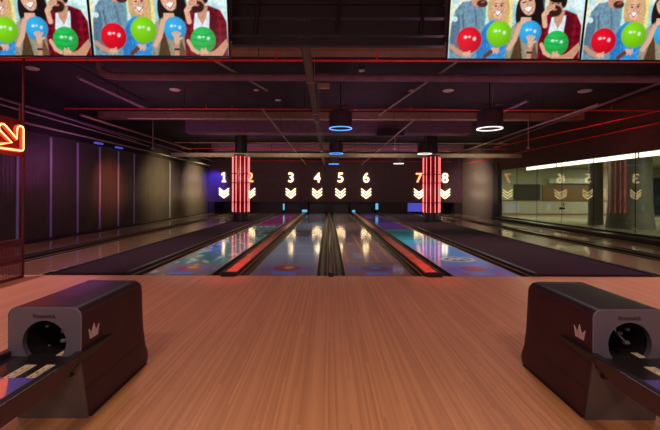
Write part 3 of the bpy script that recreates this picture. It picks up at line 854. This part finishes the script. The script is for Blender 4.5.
pipe_run('sprinkler_pipe', [(8.8, 4.5, 3.25), (8.8, 24, 3.25)], .022, M_red, 'red pipe running along the top of the glass side', 'pipe', 'red sprinkler pipes')
pipe_run('purple_pipe', [(-5.0, 8, 4.17), (-5.0, 8, 4.05), (-4.93, 8, 3.97), (-4.8, 8, 3.91), (-4.6, 8, 3.88), (8.0, 8, 3.86)], .085, M_purple, 'thick purple pipe across the ceiling with a bend at its left end', 'pipe')
pipe_run('conduit', [(-1.49, 8.2, 3.215), (-1.49, 24.2, 3.215)], .022, M_steel, 'pale conduit running to the end wall left of the blue ring lamps', 'conduit', 'conduits')
pipe_run('conduit', [(2.165, 9.2, 3.215), (2.165, 24.2, 3.215)], .022, M_steel, 'pale conduit running to the end wall right of the blue ring lamps', 'conduit', 'conduits')
pipe_run('conduit', [(-7.85, 5, 3.14), (-7.85, 24.2, 3.14)], .03, M_steel, 'conduit running along the top of the fluted left wall', 'conduit', 'conduits')
pipe_run('conduit', [(-7.5, 5, 3.5), (-7.5, 24.2, 3.4)], .03, M_purple, 'dark conduit above the one along the left wall', 'conduit', 'conduits')
pipe_run('conduit', [(6.6, 9, 3.55), (6.6, 24.2, 3.35)], .028, M_steel, 'conduit running along the ceiling right of the right red column', 'conduit', 'conduits')
pipe_run('conduit', [(5.3, 17.9, 3.30), (6.4, 19.8, 3.30)], .025, M_steel, 'slanting conduit from the right red column towards the glass', 'conduit', 'conduits')
pipe_run('conduit', [(2.9, 5.4, 4.0), (1.7, 12.5, 4.0)], .025, M_steel, 'slanting conduit high right of the front blue lamp', 'conduit', 'conduits')
pipe_run('conduit', [(-2.6, 6.4, 4.0), (-1.6, 9.5, 4.0)], .025, M_steel, 'slanting conduit high left of the cable tray', 'conduit', 'conduits')

pipe_run('conduit', [(-5.6, 8.2, 3.92), (-5.6, 11.2, 3.92)], .05, M_purple, 'dark pipe running away from the camera above the left lanes', 'conduit', 'conduits')
pipe_run('conduit', [(5.6, 10.3, 3.98), (5.6, 12.7, 3.98)], .05, M_purple, 'short dark pipe running away right of the white ringed lamp', 'conduit', 'conduits')
pipe_run('conduit', [(-6.9, 10.2, 3.50), (-6.4, 17.0, 3.35)], .035, M_brown, 'slanting conduit high above the left wall lanes', 'conduit', 'conduits')
pipe_run('conduit', [(7.7, 8.3, 3.95), (7.7, 16.9, 3.62)], .035, M_purple, 'slanting dark pipe high above the right lanes', 'conduit', 'conduits')
pipe_run('conduit', [(-6.5, 11.9, 3.75), (6.5, 11.9, 3.75)], .03, M_steel, 'pale conduit crossing the ceiling behind the second red pipe', 'conduit', 'conduits')
pipe_run('conduit', [(-7.4, 17.62, 3.75), (8.6, 17.62, 3.75)], .03, M_brown, 'brown conduit crossing the ceiling just behind the red columns', 'conduit', 'conduits')
for x, lab in ((-3.2, 'dark ceiling joist left of the cable tray'), (4.6, 'dark ceiling joist right of the blue ring lamps')):
    t = thing('ceiling_joist', lab, 'joist', (x, 3.9, ZC-.16), 'ceiling joists')
    obj('web', B(-.02, .02, 0, 2.95, .01, .155), M_ceil2, t); obj('flange', B(-.07, .07, 0, 2.95, 0, .01), M_ceil2, t)
pipe_run('conduit', [(-7.6, 8.0, 3.38), (-7.58, 15.5, 3.30)], .02, M_steel, 'thin conduit just above the nearer blue lamp on the left wall', 'conduit', 'conduits')
pipe_run('conduit', [(-7.2, 9.2, 3.42), (-7.34, 14.0, 3.30)], .02, M_purple, 'thin slanting conduit crossing above the two blue wall lamps', 'conduit', 'conduits')
pipe_run('conduit', [(8.5, 7.5, 3.45), (7.0, 15.5, 3.30)], .02, M_red, 'thin red conduit slanting above the glass side', 'conduit', 'conduits')
# long cable tray down the middle
t = thing('cable_tray', 'long narrow cable tray running down the middle of the ceiling', 'cable tray', (-.305, 3.75, 3.2))
obj('tray_base', B(-.055, .055, 0, 20.4, 0, .012), M_tray, t)
for s in (-1, 1): obj('tray_side', B(s*.055-.005, s*.055+.005, 0, 20.4, 0, .05), M_tray, t)
for k in range(12):
    y = .7+k*1.7
    if any(a < y+3.75 < b for a, b in ((6.8, 7.3), (7.8, 8.2), (12.8, 13.4), (14.2, 15.1), (15.8, 16), (20.2, 20.9))): y += .75
    for s in (-1, 1):
        obj('hanger_rod', T([(s*.065, y, .02), (s*.065, y, ZC-3.205)], .005, 6), M_steel, t)
    obj('cross_bar', B(-.08, .08, y-.012, y+.012, -.012, .0), M_steel, t)

struct('trim_20', B(XL, XR, 12.9, 13.3, 3.97, ZC), M_brown)
struct('trim_21', B(XL, XR, 6.9, 7.2, 4.02, ZC), M_brown)
tag(obj('air_duct', B(-5.6, 5.6, 0, .7, 0, .48, bev=.02), M_purple, loc=(0, 14.3, 3.70)), 'wide rectangular purple-grey duct across the ceiling', 'duct')
tag(obj('air_duct', B(-6.5, 7.5, 0, .5, 0, .35, bev=.02), M_purple, loc=(0, 20.3, 3.7)), 'rectangular dark duct far back above the red columns', 'duct')
t = thing('hanging_channel', 'pale steel channel across the tops of the red columns', 'beam', (0, 16.75, 2.99))
obj('channel', B(-7.2, 8.8, -.03, .03, 0, .17), M_steel, t)
obj('lower_flange', B(-7.2, 8.8, -.06, .06, -.01, .01), M_steel, t)
for x in (-6, -2.6, 1.2, 3.2, 7): obj('drop_rod', T([(x, 0, .17), (x, 0, ZC-2.99-.004)], .012, 6), M_blackmetal, t)
t = thing('hanging_channel', 'thin steel bar across the ceiling between the blue lamps and right column', 'beam', (0, 15.9, 3.85))
obj('channel', B(-4.3, 5.0, -.03, .03, 0, .10), M_brown, t)
for x in (-3.8, 0, 4.4): obj('drop_rod', T([(x, 0, .1), (x, 0, ZC-3.85-.004)], .012, 6), M_blackmetal, t)
t = thing('hanging_channel', 'slim bar hung between the second pair of drum lamps', 'beam', (0, 18.3, 3.70))
obj('channel', B(.6, 4.4, -.02, .02, 0, .04), M_steel, t)
for x in (.6, 4.4): obj('drop_rod', T([(x, 0, .0), (x, 0, ZC-3.66-.004)], .012, 6), M_blackmetal, t)

# drum lamps
def drum(loc, label, mat, first=None):
    t = thing('drum_lamp', label, 'lamp', loc, 'drum lamps')
    R = .30
    obj('drum_shade', Lth([(0, .45), (R-.02, .45), (R, .43), (R, .018), (R-.02, .018), (R-.02, .40), (0, .40)], 40), pmat('drum_black', (.085, .05, .085), .45), t, smooth=True)
    obj('light_ring', Lth([(R-.022, 0), (R+.002, 0), (R+.002, .02), (R-.022, .02), (R-.022, 0)], 40), mat, t, smooth=True)
    obj('stem', T([(0, 0, .45), (0, 0, ZC-loc[2])], .014, 8), M_blackmetal, t)
    obj('cable', T([(.06, 0, .45), (.07, .02, .62), (.10, .0, ZC-loc[2])], .006, 6), M_steel, t)
    cr = obj('cross_arm', B(-.32, .32, -.012, .012, .60, .62), M_tray, t)
    return t
drum((.31, 9.6, 3.03), 'nearest drum lamp with a glowing blue ring', M_ring_b)
drum((.32, 15.7, 3.03), 'drum lamp with a blue ring, middle one of its row', M_ring_b)
drum((.30, 21.4, 3.03), 'farthest drum lamp with a small blue ring near the end wall', M_ring_b)
d = drum((3.95, 9.0, 2.93), 'drum lamp with a glowing white ring, hanging right of centre', M_ring_w)
obj('blue_reflection', T([(.06, -.2, .02), (.06, -.2, .05)], .03, 12), M_ring_b, d)  # blue reflection inside the drum, built as a glowing spot
drum((4.11, 15.7, 3.03), 'drum lamp with a white ring beside the top of the right red column', M_ring_w)
drum((4.05, 21.2, 3.05), 'farthest drum lamp with a white ring, left of the right red column', M_ring_w)

# small ceiling fittings
def disc(x, y, z, r, label, grp='round ceiling fittings'):
    t = thing('ceiling_speaker', label, 'ceiling fitting', (x, y, z), grp)
    obj('disc', Lth([(0, 0), (r*.8, 0), (r, .015), (r, .03), (0, .03)], 24), M_pale, t, smooth=True)
    if z < ZC-.05: obj('stem', T([(0, 0, .03), (0, 0, ZC-z)], .01, 6), M_blackmetal, t)
disc(-6.8, 8.4, 4.16, .14, 'round pale ceiling disc at the upper left, right of the divider post')
disc(-4.24, 10.1, 4.16, .145, 'round pale ceiling disc under the left screens')
disc(-2.0, 10.1, 4.16, .075, 'small pale ceiling disc left of the cable tray')
disc(2.27, 10.1, 4.16, .075, 'small pale ceiling disc right of the front blue lamp')
disc(3.29, 10.1, 4.16, .15, 'round pale ceiling disc left of the white ringed lamp')
disc(7.05, 10.1, 4.16, .17, 'round pale ceiling disc under the right screens')
disc(-1.55, 11.2, 4.16, .09, 'small round ceiling disc behind the cable tray hangers, left of centre')
disc(.75, 8.4, 4.14, .075, 'small orange-lit ceiling disc above the front blue lamp')
t = thing('emergency_light', 'small pale box light beside the cable tray', 'light', (-.14, 9.3, 4.0))
obj('box', B(-.16, .16, -.05, .05, 0, .13, bev=.01), M_pale, t); obj('lens', B(-.14, .14, -.055, -.045, .02, .06), pmat('lens', (.7, .55, .3), .3), t)
obj('bracket', B(-.03, .03, -.02, .02, .13, .2), M_blackmetal, t)
for x, y, z, lab in ((-7.0, 14.6, 3.05, 'thin drop rod with a pale tip in front of the left wall'), (7.4, 13.6, 3.0, 'thin drop rod with a pale tip in front of the glass'), (2.75, 15.2, 3.15, 'thin drop rod with a dark bell left of the right red column')):
    t = thing('ceiling_camera', lab, 'fitting', (x, y, z), 'drop rods')
    obj('rod', T([(0, 0, .08), (0, 0, ZC-z)], .014, 8), M_pale, t)
    obj('tip', Lth([(0, 0), (.05, .01), (.06, .05), (.03, .10), (0, .10)], 16), M_pale, t, smooth=True)
tag(obj('junction_box', B(-.5, .5, -.2, .2, -.12, .12, bev=.01), M_blackmetal, loc=(2.3, 13.8, 3.62)), 'dark box hung from the duct right of the blue lamps', 'box')
tag(obj('hanging_plate', B(-.38, .38, -.05, .05, -.06, .06), pmat('red_paint', (.5, .05, .03), .4), loc=(-3.85, 15.6, 3.88)), 'small red painted plate above the left red column', 'plate')

# blue seam lights on the left wall and small wash lamps
for k, y in enumerate((9.57, 10.72, 11.87, 13.02, 14.17, 15.32, 18.77)):
    nm = ['at the divider post', 'right of the divider post', 'third from the divider post', 'fourth from the divider post', 'fifth from the divider post', 'sixth from the divider post', 'last one, far along the wall'][k]
    tag(obj('light_strip', B(-.014, .010, -.035, .035, 0, 2.9), M_blueline, loc=(XL+.012, y, .04)), 'thin blue vertical light seam in the left wall, '+nm, 'light', 'blue wall seams')
for y, lab in ((12.75, 'small blue lamp on top of the left wall, nearer one'), (14.0, 'small blue lamp on top of the left wall, farther one')):
    tag(obj('wall_lamp', B(-.06, .06, -.18, .18, -.03, .03, bev=.01), M_blue, loc=(XL+.13, y, 3.05)), lab, 'light', 'blue wash lamps')

# ------------------------------------------------------------------ divider with mesh and neon arrow at the left
t = thing('divider_screen', 'divider with frame and mesh coloured as if red-lit at the left edge', 'divider', (-4.83, 5.80, 0))
M_mesh = pmat('divider_mesh', (.16, .025, .03), .4)
M_frame = pmat('divider_frame', (.14, .03, .035), .4, metal=.3)  # red light on the black frame and mesh is put into these colours
obj('post', B(-.013, .013, -.013, .013, 0, 3.52), M_frame, t)
obj('post', B(-.02, .02, -2.32, -2.28, 0, 3.52), M_frame, t)
obj('top_rail', B(-.02, .02, -2.28, -.02, 3.48, 3.52), M_frame, t)
obj('mid_rail', B(-.018, .018, -2.28, -.02, .58, .615), M_frame, t)
obj('bottom_rail', B(-.018, .018, -2.28, -.02, .0, .035), M_frame, t)
bm = bmesh.new()
for k in range(92):
    y = -.02-k*.0245
    box(bm, -.0025, .0025, y-.004, y+.004, .035, .58)
for k in range(23):
    z = .04+k*.0245
    box(bm, -.002, .002, -2.28, -.02, z-.004, z+.004)
obj('mesh_panel', bm, M_mesh, t)
obj('drop_rod', B(-.015, .015, -.015, .015, 3.52, ZC), M_frame, t)
obj('drop_rod', B(-.015, .015, -2.315, -2.285, 3.52, ZC), M_frame, t)

t = thing('neon_arrow_sign', 'glowing orange neon arrow pointing down to the right at the left edge', 'sign', (-4.775, 5.535, 2.2), None)
def sp(x, y):   # sign plane: along Y and Z
    Y = 4.795*366.67/(328.5-x); return (0.04, Y-5.60, 1.35+(193-y)*Y/366.67-2.2)
path = [(22.8, 131), (21.8, 128.6), (19.7, 127.8), (17.4, 128.6), (16.6, 131), (16.4, 140.6), (5.6, 128.2), (3.4, 126), (1.0, 125.8), (-1.2, 127.6), (-1.4, 130.2), (0, 132.6), (11.4, 144.4), (1.5, 145.4), (-2.5, 145.8), (-4.5, 147.4), (-2.5, 149.2), (20, 152.2), (22, 152.0), (22.8, 150.6)]
P3 = [sp(*q) for q in path]
obj('neon_tube', T(P3, .0125, 8, closed=True), glow('arrow_core', (1.0, .40, .12), 4.0), t, smooth=True)
obj('neon_halo', T([(p[0]-.022, p[1], p[2]) for p in P3], .028, 8, closed=True), glow('arrow_halo', (1.0, .05, .02), 1.0, base=(.5, .02, .02)), t, smooth=True)  # wider red emissive tube imitating the glow around the neon
obj('back_board', B(-.03, -.008, -.50, .20, -.30, .27), pmat('sign_board', (.12, .02, .02), .5), t)
obj('mount_arm', B(-.03, -.012, .15, .18, .1, .5), M_frame, t)

# ------------------------------------------------------------------ lights
def lamp(kind, loc, energy, col, size=.1, target=None, spot=None, blend=.6, sx=None, sy=None):
    l = bpy.data.lights.new(kind.lower()+'_light', kind); l.energy = energy; l.color = col
    if kind in ('POINT', 'SPOT'): l.shadow_soft_size = size
    if kind == 'SPOT': l.spot_size = math.radians(spot or 80); l.spot_blend = blend
    if kind == 'AREA':
        l.shape = 'RECTANGLE'; l.size = sx; l.size_y = sy
    o = bpy.data.objects.new(kind.lower()+'_light', l); COL.objects.link(o); o.location = loc
    d = (Vector(target) if target else Vector(loc)-Vector((0, 0, 1)))-Vector(loc)
    o.rotation_euler = d.to_track_quat('-Z', 'Y').to_euler()
    return o
WARM = (1.0, .72, .52); PINK = (1.0, .60, .78)
for x, e in ((-6.0, 1180), (-1.4, 430), (1.4, 430), (6.0, 1180)):
    lamp('SPOT', (x, -.8, 4.1), e, WARM, .3, spot=130, blend=.8)
for x, e in ((-6.2, 520), (-2.2, 165), (2.2, 165), (6.2, 520)):
    lamp('SPOT', (x, 5.2, 4.1), e, PINK, .3, spot=125, blend=.8)
# unseen area light added behind the camera to lift the machine fronts
lamp('AREA', (0, -3.6, 2.2), 75, (1.0, .74, .78), target=(0, 3, .6), sx=7, sy=1.6)
# lane bay house lights inside the drum lamps, plus unseen spots above the left carpet
for y in (9.6, 15.7, 21.2):
    lamp('SPOT', (.31, y, 2.98), 260, (.95, .88, .9), .2, spot=112, blend=.7)
    lamp('SPOT', (4.05, y, 2.90), 260, (1.0, .85, .8), .2, spot=112, blend=.7)
    lamp('SPOT', (-3.6, y, 3.4), 290, (1.0, .82, .8), .2, spot=112, blend=.7)
for x in (LANES[3]+E+.135, LANES[5]+E+.15):
    for y, e in ((6.15, 1500), (6.6, 1500), (7.1, 1200), (7.7, 900), (8.4, 600), (9.2, 350)):
        lamp('SPOT', (x, y, 4.0), e, (1, .12, .03), .03, target=(x, y+.02, 0), spot=7.5, blend=.8)
    lamp('SPOT', (x, 5.3, 4.0), 160, (1, .12, .04), .03, target=(x, 5.75, 0), spot=16, blend=1)
lamp('SPOT', (-7.3, 23.5, 3.1), 520, (.07, .06, 1.0), .1, target=(-7.75, 24.65, 1.8), spot=75, blend=.9)
lamp('POINT', (-7.2, 10.8, 2.2), 30, (.75, .14, .62), .8)  # unseen violet lamp added to tint the left wall
lamp('POINT', (-4.4, 5.4, 2.0), 9, (1, .08, .04), .15)  # unseen red lamp added to redden the divider mesh
lamp('SPOT', (-5.6, 22.0, 2.6), 1000, (1, .86, .42), .1, target=(-8.13, 22.3, 1.7), spot=90, blend=1)  # unseen warm and orange spots added to wash the left wall
lamp('SPOT', (-5.6, 17.6, 2.6), 520, (1, .86, .42), .1, target=(-8.13, 17.8, 1.7), spot=90, blend=1)
lamp('SPOT', (-6.0, 13.4, 2.4), 200, (1, .25, .12), .1, target=(-8.13, 13.6, 1.6), spot=60, blend=.9)
lamp('SPOT', (6.0, 21.6, 2.5), 620, (1, .82, .6), .1, target=(9.0, 22.4, 1.6), spot=100, blend=.9)  # unseen spot added for the warm sheen on the right wall
# unseen uplights and spots added to brighten the ceiling, channel and pipes
for x, y, e in ((-5, 4, 38), (1.6, 5, 16), (5, 4, 38), (-5, 10.5, 52), (.9, 11.5, 45), (5, 10.5, 52), (-4, 19, 45), (4, 19, 45)):
    lamp('SPOT', (x, y, 2.2), e, (1.0, .40, .66), .2, target=(x, y, 5), spot=165, blend=.8)
for x in (-5, -1.6, 2.4, 6.5):
    lamp('SPOT', (x, 14.6, 2.1), 130, (1.0, .80, .55), .15, target=(x, 16.8, 3.1), spot=95, blend=.9)
lamp('SPOT', (7.2, 9.5, 2.3), 50, (1.0, .18, .16), .15, target=(8.6, 12, 3.3), spot=110, blend=.9)
lamp('SPOT', (-6.4, 9.5, 2.4), 40, (.35, .2, 1.0), .15, target=(-7.8, 13, 3.3), spot=110, blend=.9)
for x in (-3.5, 3.5):
    lamp('SPOT', (x, 8.4, 2.2), 26, (1.0, .5, .42), .15, target=(x, 13, 4.1), spot=100, blend=.9)
# lobby ceiling lights
for x, y in ((11.2, 20), (14, 18), (17.5, 21), (13.5, 11)):
    lamp('AREA', (x, y, 3.0), 155, (1.0, .96, .72), sx=1.2, sy=1.2)

w = bpy.data.worlds.new('dim_world'); SC.world = w; w.use_nodes = True
w.node_tree.nodes['Background'].inputs[0].default_value = (.01, .006, .01, 1)

# ------------------------------------------------------------------ camera
cam = bpy.data.cameras.new('camera'); cam.sensor_width = 36; cam.lens = 20.0
cam.shift_x = 1.5/660; cam.shift_y = -22/660; cam.clip_start = .05
co = bpy.data.objects.new('camera', cam); COL.objects.link(co)
co.location = (0, 0, 1.35)
co.rotation_euler = (PI/2, 0, 0)
co.rotation_euler = (Matrix.Rotation(PI/2, 3, 'X') @ Matrix.Rotation(math.radians(.2), 3, 'Z')).to_euler()
SC.camera = co
SC.view_settings.view_transform = 'Standard'; SC.view_settings.look = 'None'
SC.view_settings.gamma = 1; SC.view_settings.exposure = 0
SC.view_settings.use_curve_mapping = False
SC.cycles.use_denoising = True
SC.cycles.max_bounces = 8
